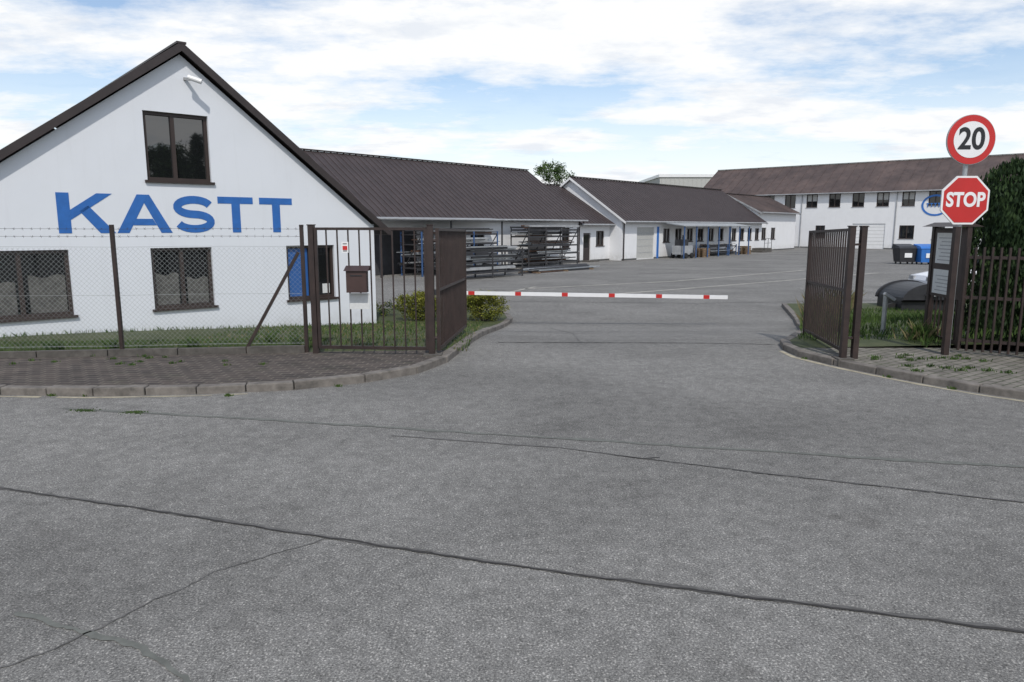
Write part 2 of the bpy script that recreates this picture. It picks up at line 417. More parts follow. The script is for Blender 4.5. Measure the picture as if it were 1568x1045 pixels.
blades(mb, 700, clumpgen([(-4.75, 7.62), (-4.65, 7.6), (-4.15, 7.53), (-4.08, 7.52)], .07), .005, .02, ['leaf_d', 'leaf_d', 'grass'])
blades(mb, 500, clumpgen([(random.uniform(-8, -3.3), 10.2+random.uniform(-.5, .3), 1) for _ in range(18)], .04), .02, .05, ['grass', 'leaf_d'])
blades(mb, 500, clumpgen([(x, 8.3) for x in (-5.5, -5.1, -3.4)]+[(-2.2, 8.8), (4.5, 10.7), (5.05, 9.35), (5.5, 8.65)], .03), .01, .05, ['grass'])
make(mb, 'grass', fix=False)
def s_right():
    while True:
        x = random.uniform(5, 14); y = random.uniform(11.2, 21)
        if x > 5.2+(y-12.7)*.41 and (x > 6.6 or y > 12): return x, y, zr(x, y)+.09
mb = MB()
blades(mb, 16000, s_right, .04, .14, ['grass', 'grass', 'leaf_l', 'leaf_d'])
blades(mb, 1800, clumpgen([(6.1, 13.6, 1), (6.3, 14.2, 1), (6.6, 14.9, 1), (7.0, 12.0, 1)], .16), .15, .42, ['grass', 'dry', 'leaf_l'])
blades(mb, 1300, clumpgen([(7.3, 16.4, 1), (7.7, 17.4, 1), (7.0, 16.0, 1), (9.0, 19.5, 1)], .16), .3, .9, ['dry', 'leaf_l', 'dry'])
blades(mb, 900, clumpgen([(random.uniform(5.2, 7), random.uniform(9.2, 11), 1) for _ in range(20)], .06), .02, .06, ['grass', 'leaf_d'])
make(mb, 'grass', fix=False)

# ------------------------------------------------------------ gabled office
kf = Fr(KO, KU, KN)
WK = 8.93; UA = 4.23; EZ = 2.06; AP = 5.40
ke = empty('gabled_office_building', kf.p(4.3, -4, 0))
slr = (AP-EZ)/UA; sll = (AP-1.98)/(WK-UA)
DEP = 14
mb = MB()
hA = (3.77, 4.99, 2.90, 4.22); hL = (6.44, 8.0, .36, 1.58); hM = (3.86, 5.04, .36, 1.58); hR = (1.075, 2.24, .36, 1.58)
holes = [hA, hL, hM, hR]
clips = [(-slr, 1, EZ-.05), (sll, 1, AP-.05+sll*UA)]
mb.wall(kf, 0, WK, -.7, AP, holes, clips=clips, mat='white')
mb.wall(Fr(kf.p(0,0,0)[:2], -kf.N, kf.U*-1), 0, DEP, -.7, EZ, mat='white')
mb.wall(Fr(kf.p(WK,0,0)[:2], -kf.N, kf.U), 0, DEP, -.7, 1.95, mat='white')
mb.wall(Fr(kf.p(0,-DEP,0)[:2], kf.U, -kf.N), 0, WK, -.7, AP, clips=clips, mat='white')
make(mb, 'walls', ke, fix=False)
mb = MB()
for h in holes: window(mb, kf, h, fw=.065, mull=(.5,) if h is not hA else (.55,), gl='glass2' if h is hA else 'glass')
mb.box(kf, 1.70, 2.19, -.118, -.108, .41, 1.53, 'blind')
mb.box(kf, 1.17, 1.35, -.118, -.110, .46, .68, 'paper')
# lace curtains hung directly behind the ground-floor panes
for (a, b, z0, z1) in ((4.52, 4.96, .43, 1.05), (3.94, 4.36, .43, .95), (6.52, 7.1, .43, 1.1), (7.3, 7.9, .43, 1.0)):
    n = 8
    for i in range(n):
        u0_ = a+(b-a)*i/n; u1_ = a+(b-a)*(i+1)/n
        mb.face([kf.p(u0_, -.117, z0), kf.p(u1_, -.117, z0), kf.p(u1_, -.117, z1+.03*math.sin(i+1)), kf.p(u0_, -.117, z1+.03*math.sin(i))], 'lace')
make(mb, 'windows', ke)
mb = MB(); ov = .14; th = .09
for (ue, ur, ze) in ((-.32, UA, AP+.04-slr*(UA+.32)), (WK+.30, UA, AP+.04-sll*(WK+.30-UA))):
    zr_ = AP+.04
    pts = [kf.p(ue, ov, ze), kf.p(ur, ov, zr_), kf.p(ur, ov, zr_+th), kf.p(ue, ov, ze+th)]
    mb.prism(pts, -kf.N*(DEP+2*ov), 'roof')
    pts = [kf.p(ue, ov+.003, ze-.05), kf.p(ur, ov+.003, zr_-.05), kf.p(ur, ov+.003, zr_+th+.03), kf.p(ue, ov+.003, ze+th+.03)]
    mb.prism(pts, kf.N*.03, 'trim')
    for i in range(38):
        n_ = ov-.15-i*.36
        mb.beam(kf.p(ue, n_, ze+th+.006), kf.p(ur, n_, zr_+th+.006), .05, .02, 'roof_rib')
mb.beam(kf.p(UA, ov+.04, AP+th+.05), kf.p(UA, -DEP-ov, AP+th+.05), .18, .04, 'trim')
mb.cyl(kf.p(-.38, ov, EZ-.2), kf.p(-.38, -DEP, EZ-.2), .06, 'trim')
make(mb, 'roof', ke)
L0, L1 = 1.88, 2.62; H = L1-L0
mb = MB()
def lp(poly, uL, w):
    pts = [kf.p(uL-x*w, .003, L0+y*H) for x, y in poly]
    mb.prism(pts, kf.N*.003, 'letter')
def letterK(uL, w):
    lp([(0,0), (.22,0), (.22,1), (0,1)], uL, w)
    lp([(.221,.33), (.221,.58), (.70,1), (.98,1)], uL, w)
    lp([(.38,.55), (.72,0), (1,0), (.54,.69)], uL, w)
def letterA(uL, w):
    lp([(0,0), (.21,0), (.51,.78), (.61,1), (.39,1)], uL, w)
    lp([(.79,0), (1,0), (.612,1), (.512,.78)], uL, w)
    lp([(.285,.20), (.715,.20), (.65,.37), (.35,.37)], uL, w)
def letterT(uL, w):
    lp([(0,.81), (1,.81), (1,1), (0,1)], uL, w)
    lp([(.38,0), (.62,0), (.62,.809), (.38,.809)], uL, w)
def letterS(uL, w):
    T = .155; cl = []
    rx = .5*w-T*.5; ry = (H-T)/4*1.0; cx = w/2
    for i in range(19):
        a = math.radians(18+i*(252/18)); cl.append((cx+rx*math.cos(a), H-T/2-ry+ry*math.sin(a)))
    for i in range(1, 19):
        a = math.radians(90-i*(252/18)); cl.append((cx+rx*math.cos(a), T/2+ry+ry*math.sin(a)))
    L, R = [], []
    for i, p in enumerate(cl):
        q = cl[min(i+1, len(cl)-1)]; r = cl[max(i-1, 0)]; d = Vector((q[0]-r[0], q[1]-r[1])).normalized()
        L.append((p[0]-d.y*T/2, p[1]+d.x*T/2)); R.append((p[0]+d.y*T/2, p[1]-d.x*T/2))
    for i in range(len(cl)-1):
        P = [kf.p(uL-x, .006, L0+y) for x, y in (L[i], L[i+1], R[i+1], R[i])]
        mb.face(P, 'letter')
letterK(6.56, .94); letterA(5.60, 1.0); letterS(4.56, .80); letterT(3.68, .74); letterT(2.80, .74)
make(mb, 'lettering', ke)
mb = MB()
mb.beam(kf.p(UA-.06, 0, AP-.50), kf.p(UA-.16, .22, AP-.54), .05, .05, 'grey')
mb.cyl(kf.p(UA-.06, .22, AP-.50), kf.p(UA-.28, .34, AP-.58), .05, 'signwhite')
make(mb, 'security_camera', ke)

# ------------------------------------------------------------ generic ridge wing
def wing(name, fr, u0, u1, half, z0, ez, rz, ovh=.45, end=.25, holes=(), wmat='white2', rmat='roof', n0=0, rib=.4, rakew=None, gut=True):
    e = empty(name, fr.p((u0+u1)/2, n0-half, 0))
    mb = MB()
    mb.wall(fr, u0, u1, z0, ez, holes, n=n0, mat=wmat)
    mb.box(fr, u0, u1, n0-2*half, n0-2*half+.2, z0, ez, wmat)
    sl = (rz-ez)/half
    for uu in (u0, u1):
        pts = [fr.p(uu, n0, z0), fr.p(uu, n0, ez), fr.p(uu, n0-half, rz-.03), fr.p(uu, n0-2*half, ez), fr.p(uu, n0-2*half, z0)]
        mb.face(pts, wmat)
    cur = u0
    for h in sorted([h for h in holes if h[2] < 0])+[(u1, u1)]:
        if h[0] > cur: mb.box(fr, cur, h[0], n0+.001, n0+.02, z0, z0+.22, 'plinth')
        cur = h[1]
    make(mb, 'walls', e, fix=False)
    mb = MB(); th = .10; ze = ez-ovh*sl
    for sgn in (1, -1):
        ne = n0+ovh if sgn == 1 else n0-2*half-ovh; nr_ = n0-half
        pts = [fr.p(u0-end, ne, ze), fr.p(u0-end, nr_, rz), fr.p(u0-end, nr_, rz+th), fr.p(u0-end, ne, ze+th)]
        mb.prism(pts, fr.U*(u1-u0+2*end), rmat)
        if sgn == 1:
            n = int((u1-u0)/rib)
            for i in range(n+1):
                u = u0-end+.1+i*(u1-u0+2*end-.2)/n
                mb.beam(fr.p(u, ne, ze+th+.015), fr.p(u, nr_, rz+th+.015), .06, .04, 'roof_rib' if rmat == 'roof' else rmat)
        if rakew:
            for uu, du in ((u0-end, -1), (u1+end, 1)):
                pts = [fr.p(uu, ne, ze-.10), fr.p(uu, nr_, rz-.10), fr.p(uu, nr_, rz+th-.02), fr.p(uu, ne, ze+th-.02)]
                mb.prism(pts, fr.U*(.03*du), rakew)
    mb.beam(fr.p(u0-end, n0-half, rz+th+.05), fr.p(u1+end, n0-half, rz+th+.05), .3, .05, 'trim')
    make(mb, 'roof', e)
    if gut:
        mb = MB(); mb.cyl(fr.p(u0-end, n0+ovh+.05, ze+.06), fr.p(u1+end, n0+ovh+.05, ze+.06), .06, 'grey', 8)
        make(mb, 'gutter', e)
    return e
def wins(e, fr, holes, n=0, **kw):
    mb = MB()
    for h in holes: window(mb, fr, h, n=n, **kw)
    make(mb, 'windows', e)
def pipe(mb, fr, u, n, z0, z1, mat='trim'): mb.cyl(fr.p(u, n, z0), fr.p(u, n, z1), .05, mat, 8)

wf = Fr((4.74, 50.4), (-.659, -.752), (.752, -.659))
h1 = [(1.16, 2.05, .53, 1.95), (9.7, 10.9, .7, 1.9), (3.6, 5.6, -.5, 1.9), (12.4, 13.6, .7, 1.9), (15, 18, -.5, 1.9), (20, 21.2, .7, 1.9)]
e = wing('long_workshop_building', wf, 0, 24, 5.0, -.6, 2.65, 6.0, holes=h1, rib=.42)
wins(e, wf, [h for h in h1 if h[2] > 0], fw=.08)
mb = MB()
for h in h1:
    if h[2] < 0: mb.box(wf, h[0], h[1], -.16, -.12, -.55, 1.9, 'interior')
pipe(mb, wf, .15, .08, -.5, 2.5); pipe(mb, wf, .15, .45, 2.2, 2.4)
mb.beam(wf.p(19, 1.6, 2.35), wf.p(9.8, 1.6, 2.35), .12, .1, 'grey')
for u in (9.9, 14, 18.8): mb.beam(wf.p(u, 1.6, -.5), wf.p(u, 1.6, 2.35), .1, .1, 'dark')
mb.prism([wf.p(19, -.0, 2.46), wf.p(19, 1.9, 2.36), wf.p(19, 1.9, 2.41), wf.p(19, 0, 2.52)], -wf.U*9.3, 'grey')
make(mb, 'porch', e)

lf = Fr((4.74, 50.4), (.659, .752), (.752, -.659))
h2 = [(1.15, 2.05, -.45, 1.55), (2.75, 3.8, .6, 1.7)]
e = wing('link_building', lf, .3, 4.6, 4.7, -.6, 2.35, 5.1, n0=-.5, holes=h2, end=0, rmat='roof', rib=.42)
wins(e, lf, h2[1:], n=-.5, fw=.08)
mb = MB(); mb.box(lf, 1.15, 2.05, -.64, -.58, -.45, 1.55, 'trim'); mb.box(lf, 1.3, 1.9, -.578, -.574, .5, 1.4, 'glass'); mb.box(lf, 1.0, 2.2, -.5, .2, -.5, -.42, 'conc')
make(mb, 'door', e)

bf = Fr((8.17, 53.4), (.659, .752), (.752, -.659))
h3 = [(2.1, 4.7, -.45, 1.95)] + [(a, a+1.1, .75, 1.85) for a in (6.1, 8.1, 10.1, 12.1, 14.1, 16.1)] + [(a, a+1.0, .7, 1.85) for a in (19, 20.8, 22.6, 24.4)]
e = wing('workshop_building', bf, 0, 26, 4.7, -.6, 2.6, 5.7, holes=h3, rakew='signwhite', rib=.42)
wins(e, bf, h3[1:], fw=.08)
mb = MB()
mb.box(bf, 2.1, 4.7, -.13, -.09, -.45, 1.95, 'curtain')
for z in (.0, .5, 1.0, 1.5): mb.box(bf, 2.12, 4.68, -.089, -.08, z, z+.03, 'grey')
mb.box(bf, 5.1, 5.4, .004, .03, -.5, 2.0, 'blue')
pipe(mb, bf, .12, .1, -.5, 2.4); pipe(mb, bf, 18.5, .1, -.5, 2.4)
mb.prism([bf.p(5.6, .0, 2.3), bf.p(5.6, 2.2, 2.02), bf.p(5.6, 2.2, 2.08), bf.p(5.6, 0, 2.38)], bf.U*12.6, 'galv')
for i in range(7): mb.beam(bf.p(5.7+i*2.05, 2.1, -.5), bf.p(5.7+i*2.05, 2.1, 2.03), .09, .09, 'bluedk')
mb.box(bf, 23.8, 25.6, .03, 1.3, -.5, -.1, 'conc'); mb.box(bf, 23.2, 23.8, .03, 1.3, -.5, -.3, 'conc')
for u in (23.8, 24.7, 25.6): mb.beam(bf.p(u, 1.25, -.1), bf.p(u, 1.25, .85), .04, .04, 'dark')
mb.beam(bf.p(23.8, 1.25, .85), bf.p(25.6, 1.25, .85), .04, .04, 'dark'); mb.beam(bf.p(23.8, 1.25, .4), bf.p(25.6, 1.25, .4), .03, .03, 'dark')
make(mb, 'canopy', e)
e = wing('annex_building', bf, 26.4, 37, 3.4, -.6, 3.6, 5.3, n0=-.6, holes=[(27.5, 28.7, .7, 1.9), (30, 31.2, .7, 1.9)], end=.2, rakew='grey', rib=.5, rmat='roof_old')
wins(e, bf, [(27.5, 28.7, .7, 1.9), (30, 31.2, .7, 1.9)], n=-.6, fw=.08)

# ------------------------------------------------------------ far two-storey building
ff = Fr((24.9, 96.6), (.752, -.659), (-.659, -.752))
qs = [9.54-2.6*2, 9.54-2.6] + [9.54+2.6*i for i in range(14)]
up = [(q-.65, q+.65, 4.25, 5.85) for q in qs]
lowq = [(9.0, 1.1), (12.1, 1.25), (15.9, 1.1), (25.2, 1.5), (28.3, 1.2), (31, 1.2), (35, 1.2)]
low = [(q-w/2, q+w/2, .65, 2.15) for q, w in lowq]
gar = (19.5, 23.0, -.5, 2.35)
e = wing('two_storey_office_building', ff, 0, 46, 6.0, -.6, 6.1, 9.6, ovh=.5, end=.3, holes=up+low+[gar], rmat='roof_old', rib=1.1)
wins(e, ff, up+low, fw=.10, silm='grey')
mb = MB()
mb.box(ff, gar[0], gar[1], -.13, -.09, -.5, 2.35, 'signwhite')
for i in range(6): mb.box(ff, gar[0]+.02, gar[1]-.02, -.089, -.08, -.05+i*.4, -.02+i*.4, 'curtain')
for i in (4, 7, 8):
    a, b, c, d = up[i]; mb.box(ff, a+.12, b-.12, -.115, -.105, c+.75, d-.12, 'curtain')
for u in (5.9, 13.6, 24, 33): pipe(mb, ff, u, .08, -.5, 5.9, 'grey')
LU, LZ = 27.8, 4.3
for k in range(32):
    a = 2*math.pi*k/32; b_ = 2*math.pi*(k+1)/32
    mb.face([ff.p(LU+math.cos(a)*1.15, .03, LZ+math.sin(a)*.95), ff.p(LU+math.cos(b_)*1.15, .03, LZ+math.sin(b_)*.95), ff.p(LU+math.cos(b_)*1.35, .03, LZ+math.sin(b_)*1.15), ff.p(LU+math.cos(a)*1.35, .03, LZ+math.sin(a)*1.15)], 'blue')
for i in range(5):
    u = LU-.85+i*.36
    mb.box(ff, u+.08, u+.16, .02, .05, LZ-.2, LZ+.2, 'blue'); mb.box(ff, u, u+.26, .021, .051, LZ+.14, LZ+.24, 'blue')
make(mb, 'details', e)
mb = MB()
hf = Fr((26, 128), (1, 0), (0, -1))
mb.box(hf, 0, 9.5, -20, 0, -.6, 10.6, 'curtain'); mb.box(hf, -.2, 9.7, -20.2, .2, 10.6, 11.1, 'signwhite')
for i in range(12): mb.box(hf, .3+i*.78, .38+i*.78, .002, .06, -.6, 10.6, 'curtain')
make(mb, 'industrial_hall')

# ------------------------------------------------------------ racks and yard clutter
def rack(name, fr, u0, u1, n0, n1, z0, levels, load):
    mb = MB()
    nu = max(2, int((u1-u0)/1.6)+1)
    for i in range(nu):
        u = u0+(u1-u0)*i/(nu-1)
        for n in (n0, n1): mb.beam(fr.p(u, n, z0), fr.p(u, n, z0+levels[-1]+.15), .08, .08, 'bluedk' if load % 2 else 'dark')
        mb.beam(fr.p(u, n0, z0+.1), fr.p(u, n1, z0+levels[-1]), .04, .04, 'dark')
    for L in levels:
        for n in (n0, n1): mb.beam(fr.p(u0, n, z0+L), fr.p(u1, n, z0+L), .05, .09, 'dark')
        for i in range(nu): mb.beam(fr.p(u0+(u1-u0)*i/(nu-1), n0, z0+L), fr.p(u0+(u1-u0)*i/(nu-1), n1, z0+L), .05, .07, 'dark')
        for k in range(14):
            n = random.uniform(n0+.05, n1-.05); a = random.uniform(u0-.4, u0+1.2); b = random.uniform(u1-1.5, u1+.4); s_ = random.choice((.04, .06, .1))
            z = z0+L+.06+random.uniform(0, .22)
            mb.beam(fr.p(a, n, z), fr.p(b, n, z), s_, s_, random.choice(['dark', 'grey', 'rust', 'dark', 'dark', 'galv']))
    return make(mb, name)
rack('storage_rack', wf, 3.4, 8.3, .9, 2.3, -.5, [.35, .85, 1.35, 1.9, 2.3], 2)
rack('storage_rack', wf, 11.4, 17.0, 1.0, 2.6, -.5, [.4, 1.0, 1.6, 2.1], 1)
rack('storage_rack', wf, 13.0, 17.5, 4.6, 5.8, -.5, [.3, .8, 1.3], 2)
rack('storage_rack', bf, 11.0, 16.5, .8, 1.6, -.5, [.3, .8], 1)
mb = MB()
for i in range(26):
    n = 4+random.uniform(0, 1.2); a = random.uniform(5, 6.5); z = -.46+random.uniform(0, .22)
    mb.cyl(wf.p(a, n, z), wf.p(a+random.uniform(4.5, 6), n+random.uniform(-.1, .1), z), random.choice((.03, .05)), random.choice(['dark', 'galv', 'rust']), 8)
for u in (6, 8.5, 11): mb.box(wf, u, u+.12, 3.9, 5.4, -.5, -.42, 'wood')
make(mb, 'pipe_stack')
mb = MB()
mb.box(bf, 6.0, 7.6, .9, 1.9, -.2, .5, 'grey'); mb.box(bf, 6.2, 7.0, 1.0, 1.8, .5, 1.0, 'dark')
mb.beam(bf.p(7.6, 1.4, .1), bf.p(8.6, 1.5, -.35), .08, .08, 'dark')
for u in (6.3, 7.3):
    mb.cyl(bf.p(u, 1.9, -.28), bf.p(u, 2.05, -.28), .22, 'rubber'); mb.cyl(bf.p(u, .75, -.28), bf.p(u, .9, -.28), .22, 'rubber')
mb.cyl(bf.p(6.8, 1.4, 1.0), bf.p(6.8, 1.4, 1.35), .05, 'dark')
make(mb, 'compressor_trailer', bevel=.03)
for (u, n) in ((9.3, 1.2), (18.2, 1.0)):
    mb = MB()
    for k in range(5):
        z = -.5+k*.15
        for j in range(5): mb.box(bf, u+j*.25, u+j*.25+.14, n, n+.8, z+.10, z+.125, 'wood')
        for j in range(3): mb.box(bf, u, u+1.14, n+j*.35, n+j*.35+.1, z, z+.098, 'wood')
    make(mb, 'pallet_stack')

# ------------------------------------------------------------ fences and gates
ir = 'iron'
mb = MB()
A = Vector((-12, 9.85, 0)); B = Vector((-3.16, 10.8, 0)); d = (B-A); LEN = d.length; d.normalize()
def fp(s, z, off=0): 
    v = A+d*s; return (v.x - d.y*off, v.y + d.x*off, z)
cz0, cz1 = .22, 1.70
sp = .072
k = -(cz1-cz0)
while k < LEN:
    for sg in (1, -1):
        s0, s1 = k, k+(cz1-cz0); a0, a1 = max(s0, 0), min(s1, LEN)
        if a1 > a0:
            za, zb = cz0+(a0-s0), cz0+(a1-s0)
            if sg < 0: za, zb = cz1-(a0-s0), cz1-(a1-s0)
            mb.beam(fp(a0, za, .003*sg), fp(a1, zb, .003*sg), .0019, .0019, 'wire', up=(0,1,.01))
    k += sp
fe = empty('chain_link_fence', (-6, 10.5, 0))
make(mb, 'wire_mesh', fe, fix=False)
mb = MB()
for s in (LEN-2.7*i-.0 for i in range(4)):
    mb.beam(fp(s, .05), fp(s, 2.0), .05, .05, ir)
    mb.cyl(fp(s, 2.0), fp(s, 2.03), .035, ir, 8)
for z in (1.71, 1.0, .24, 1.97, 1.86):
    s = 0
    while s < LEN-.01:
        s2 = min(s+.9, LEN); zz = z-.006*math.sin(s*2.3); z2 = z-.006*math.sin(s2*2.3)
        mb.beam(fp(s, zz), fp(s2, z2), .004, .004, 'wire' if z < 1.8 else 'dark'); s = s2
s = 0.05
while s < LEN:
    for z in (1.97, 1.86):
        a = random.uniform(0, 3.14); r = .022
        mb.beam((Vector(fp(s, z))-Vector((math.cos(a)*r, 0, math.sin(a)*r))), (Vector(fp(s, z))+Vector((math.cos(a)*r, 0, math.sin(a)*r))), .003, .003, 'dark')
        mb.beam((Vector(fp(s, z))-Vector((math.cos(a+1.5)*r, 0, math.sin(a+1.5)*r))), (Vector(fp(s, z))+Vector((math.cos(a+1.5)*r, 0, math.sin(a+1.5)*r))), .003, .003, 'dark')
    s += .12
mb.beam(fp(LEN-.06, 1.62), fp(LEN-.92, .12), .045, .045, ir)
make(mb, 'posts', fe)
mb = MB()
s = 0
while s < LEN-.1:
    a, b = s+.006, min(s+.99, LEN-.03); z = .19+random.uniform(-.012, .012)
    P = []
    for zz in (.0, z):
        for (q, o_) in ((a, -.05), (b, -.05), (b, .05), (a, .05)): P.append(fp(q, zz, o_))
    mb.hexa(P, 'conc'); s += 1.0
make(mb, 'plinth', fe)

def leaf(p, q, z0, z1, zoff=0, sp=.115, mids=(), bar=.02):
    mb = MB(); P = Vector((*p, 0)); Q = Vector((*q, 0)); L = (Q-P).length; dd = (Q-P).normalized()
    at = lambda s_, z: P+dd*s_+Vector((0, 0, z+zoff*s_/L))
    mb.beam(at(0, z1-.02), at(L, z1-.02), .04, .04, ir); mb.beam(at(0, z0+.02), at(L, z0+.02), .04, .05, ir)
    for z in mids: mb.beam(at(0, z), at(L, z), .03, .04, ir)
    for s_ in (0, L): mb.beam(at(s_, z0), at(s_, z1), .05, .05, ir)
    n = int(L/sp)
    for i in range(1, n):
        s_ = L*i/n; mb.beam(at(s_, z0+.04), at(s_, z1-.04), bar, bar, ir)
    return mb
ge = leaf((-2.93, 10.70), (-1.27, 10.55), .17, 1.99, sp=.16)
for x, y in ((-2.99, 10.72), (-1.20, 10.53)): ge.beam((x, y, .05), (x, y, 2.02), .09, .09, ir); ge.box(W0, x-.055, x+.055, y-.055, y+.055, 2.02, 2.035, ir)
ge.box(W0, -1.32, -1.05, 10.40, 10.66, .0, .12, 'conc')
make(ge, 'iron_railing_fence')
mb = leaf((-1.10, 10.56), (-.88, 13.35), .16, 1.98, zoff=-.03, mids=(1.07,), sp=.125, bar=.02)
for z in (.35, 1.8): mb.cyl((-1.17, 10.54, z), (-1.10, 10.57, z), .025, ir, 8)
make(mb, 'iron_gate')
mb = leaf((4.92, 10.36), (5.38, 12.95), .16, 1.98, zoff=-.05, mids=(1.07,), sp=.125, bar=.02)
for z in (.35, 1.8): mb.cyl((4.92, 10.36, z), (4.86, 10.27, z), .025, ir, 8)
mb.beam((5.36, 12.93, .5), (5.36, 12.93, .02), .03, .03, ir)
make(mb, 'iron_gate')
mb = MB()
for x, y in ((4.83, 10.22), (5.02, 10.27)): mb.beam((x, y, .0), (x, y, 2.0), .08, .08, ir); mb.box(W0, x-.05, x+.05, y-.05, y+.05, 2.0, 2.015, ir)
mb.beam((4.83, 10.22, 1.75), (5.02, 10.27, 1.75), .03, .03, ir); mb.beam((4.83, 10.22, .4), (5.02, 10.27, .4), .03, .03, ir)
mb.box(W0, 4.72, 4.95, 10.1, 10.34, .0, .115, 'conc')
make(mb, 'gate_post')

mb = MB()
mb.box(W0, -2.44, -2.14, 10.46, 10.60, 1.04, 1.36, 'mail'); mb.prism([(-2.47, 10.43, 1.36), (-2.47, 10.62, 1.36), (-2.47, 10.62, 1.43)], (.36, 0, 0), 'mail')
mb.box(W0, -2.38, -2.20, 10.455, 10.459, 1.28, 1.30, 'black')
make(mb, 'mailbox', bevel=.006)
mb = MB(); mb.box(W0, -2.43, -2.13, 10.60, 10.606, .78, 1.02, 'paper'); mb.box(W0, -2.52, -2.42, 10.6, 10.606, 1.62, 1.78, 'signwhite'); mb.box(W0, -2.505, -2.435, 10.597, 10.599, 1.66, 1.72, 'red')
for z in (1.64, 1.745): mb.box(W0, -2.5, -2.44, 10.597, 10.599, z, z+.012, 'black')
make(mb, 'notice_plate')

be = empty('boom_barrier', (-1.45, 17.7, -.5))
mb = MB()
a = Vector((-1.6, 17.9, .36)); b = Vector((5.35, 17.6, .27)); L = (b-a).length; dd = (b-a).normalized()
segs = [(0, .5, 0), (.5, .66, 1)]
pos = .66
while pos < L:
    w = 1.02; segs.append((pos, min(pos+w, L), 0)); pos += w
    if pos < L: segs.append((pos, min(pos+.15, L), 1)); pos += .15
for s0, s1, r in segs: mb.beam(a+dd*s0, a+dd*(s1-.0005), .05, .09, 'red' if r else 'signwhite')
make(mb, 'arm', be)
mb = MB(); mb.box(W0, -1.75, -1.42, 17.95, 18.3, -.5, .45, 'grey'); mb.box(W0, -1.77, -1.40, 17.93, 18.32, .45, .50, 'red')
mb.cyl((-1.58, 17.9, .36), (-1.58, 18.0, .36), .08, 'dark'); mb.beam((-1.6, 17.9, .36), (-2.1, 17.92, .38), .09, .14, 'dark')
make(mb, 'housing', be, bevel=.01)

mb = MB()
P0 = Vector((6.80, 10.72, 0)); P1 = Vector((7.55, 10.22, 0)); dd = (P1-P0).normalized(); L = 9
at = lambda s_, z: P0+dd*s_+Vector((0, 0, z))
for z in (.30, .95, 1.55): mb.beam(at(0, z), at(L, z), .035, .045, ir)
s = 0
while s < L:
    mb.beam(at(s, .14)-Vector((0,.03,0)), at(s, 1.70+random.uniform(-.004, .004))-Vector((0,.03,0)), .03, .02, ir); s += .105
for s in (0.9, 3.4, 5.9, 8.4): mb.beam(at(s, .0), at(s, 1.76), .07, .07, ir)
make(mb, 'picket_fence')

mb = MB()
nf = Fr((7.08, 11.15), (.09, 1.0), (-1.0, .09))
for u in (0, 1.05): mb.beam(nf.p(u, 0, .05), nf.p(u, 0, 2.0), .07, .07, ir)
mb.box(nf, 0, 1.05, -.02, .02, .85, 1.98, ir); mb.box(nf, 0, 1.05, -.02, .02, .14, .20, ir)
for i in range(1, 8): mb.beam(nf.p(i*.131, 0, .2), nf.p(i*.131, 0, .85), .02, .02, ir)
mb.box(nf, .25, .90, .022, .03, 1.40, 1.90, 'paper'); mb.box(nf, .22, .92, .022, .03, .90, 1.30, 'paper')
for zz in range(7): mb.box(nf, .32, .83-.05*(zz % 3), .031, .033, 1.45+zz*.06, 1.465+zz*.06, 'grey')
for zz in range(5): mb.box(nf, .32, .83-.06*(zz % 2), .031, .033, .95+zz*.06, .965+zz*.06, 'grey')
mb.prism([nf.p(-.05, -.2, 2.0), nf.p(-.05, .2, 2.0), nf.p(-.05, 0, 2.07)], nf.U*1.15, ir)
make(mb, 'notice_board')

def textmesh(body, size, loc, mat, parent, off=.0, rz=0, sx=1):
    c = bpy.data.curves.new('t', 'FONT'); c.body = body; c.size = size; c.align_x = 'CENTER'; c.align_y = 'CENTER'; c.offset = off; c.extrude = .001
    o = bpy.data.objects.new('t', c); COL.objects.link(o)
    bpy.context.view_layer.update()
    me = bpy.data.meshes.new_from_object(o.evaluated_get(bpy.context.evaluated_depsgraph_get()))
    bpy.data.objects.remove(o)
    me.transform(Matrix.Translation(loc) @ Matrix.Rotation(rz, 4, 'Z') @ Matrix.Rotation(math.pi/2, 4, 'X') @ Matrix.Scale(sx, 4, (1,0,0)))
    me.materials.clear(); me.materials.append(M[mat])
    n = bpy.data.objects.new('text', me); COL.objects.link(n); n.parent = parent; n.matrix_parent_inverse = Matrix.Translation(parent.location).inverted()
def disc(mb, c, r, y0, y1, mat, n=48, a0=0):
    pts = [(c[0]+r*math.cos(a0+2*math.pi*k/n), y0, c[1]+r*math.sin(a0+2*math.pi*k/n)) for k in range(n)]
    mb.prism(pts, (0, y1-y0, 0), mat)
sx, sy = 6.6, 10.58
se = empty('stop_sign', (sx, sy, 0))
mb = MB()
mb.cyl((sx, sy+.04, .05), (sx, sy+.04, 3.45), .032, 'galv', 16)
mb.beam((sx-.06, sy+.0, .05), (sx-.06, sy+.0, 2.0), .08, .08, ir)
for z in (2.2, 2.55): mb.box(W0, sx-.12, sx+.12, sy-.005, sy+.01, z-.02, z+.02, 'galv')
disc(mb, (sx, 2.38), .375, sy-.03, sy-.008, 'signwhite', 8, math.pi/8)
disc(mb, (sx, 2.38), .345, sy-.034, sy-.031, 'red', 8, math.pi/8)
make(mb, 'plate_and_pole', se)
textmesh('STOP', .28, (sx, sy-.037, 2.38), 'signwhite', se, .010, sx=.84)
ve = empty('speed_limit_sign', (sx, sy, 3.2))
mb = MB()
disc(mb, (sx, 3.235), .35, sy-.03, sy-.008, 'grey'); disc(mb, (sx, 3.235), .343, sy-.034, sy-.031, 'red'); disc(mb, (sx, 3.235), .255, sy-.038, sy-.035, 'signwhite')
for z in (3.05, 3.4): mb.box(W0, sx-.12, sx+.12, sy-.005, sy+.01, z-.02, z+.02, 'galv')
make(mb, 'plate', ve)
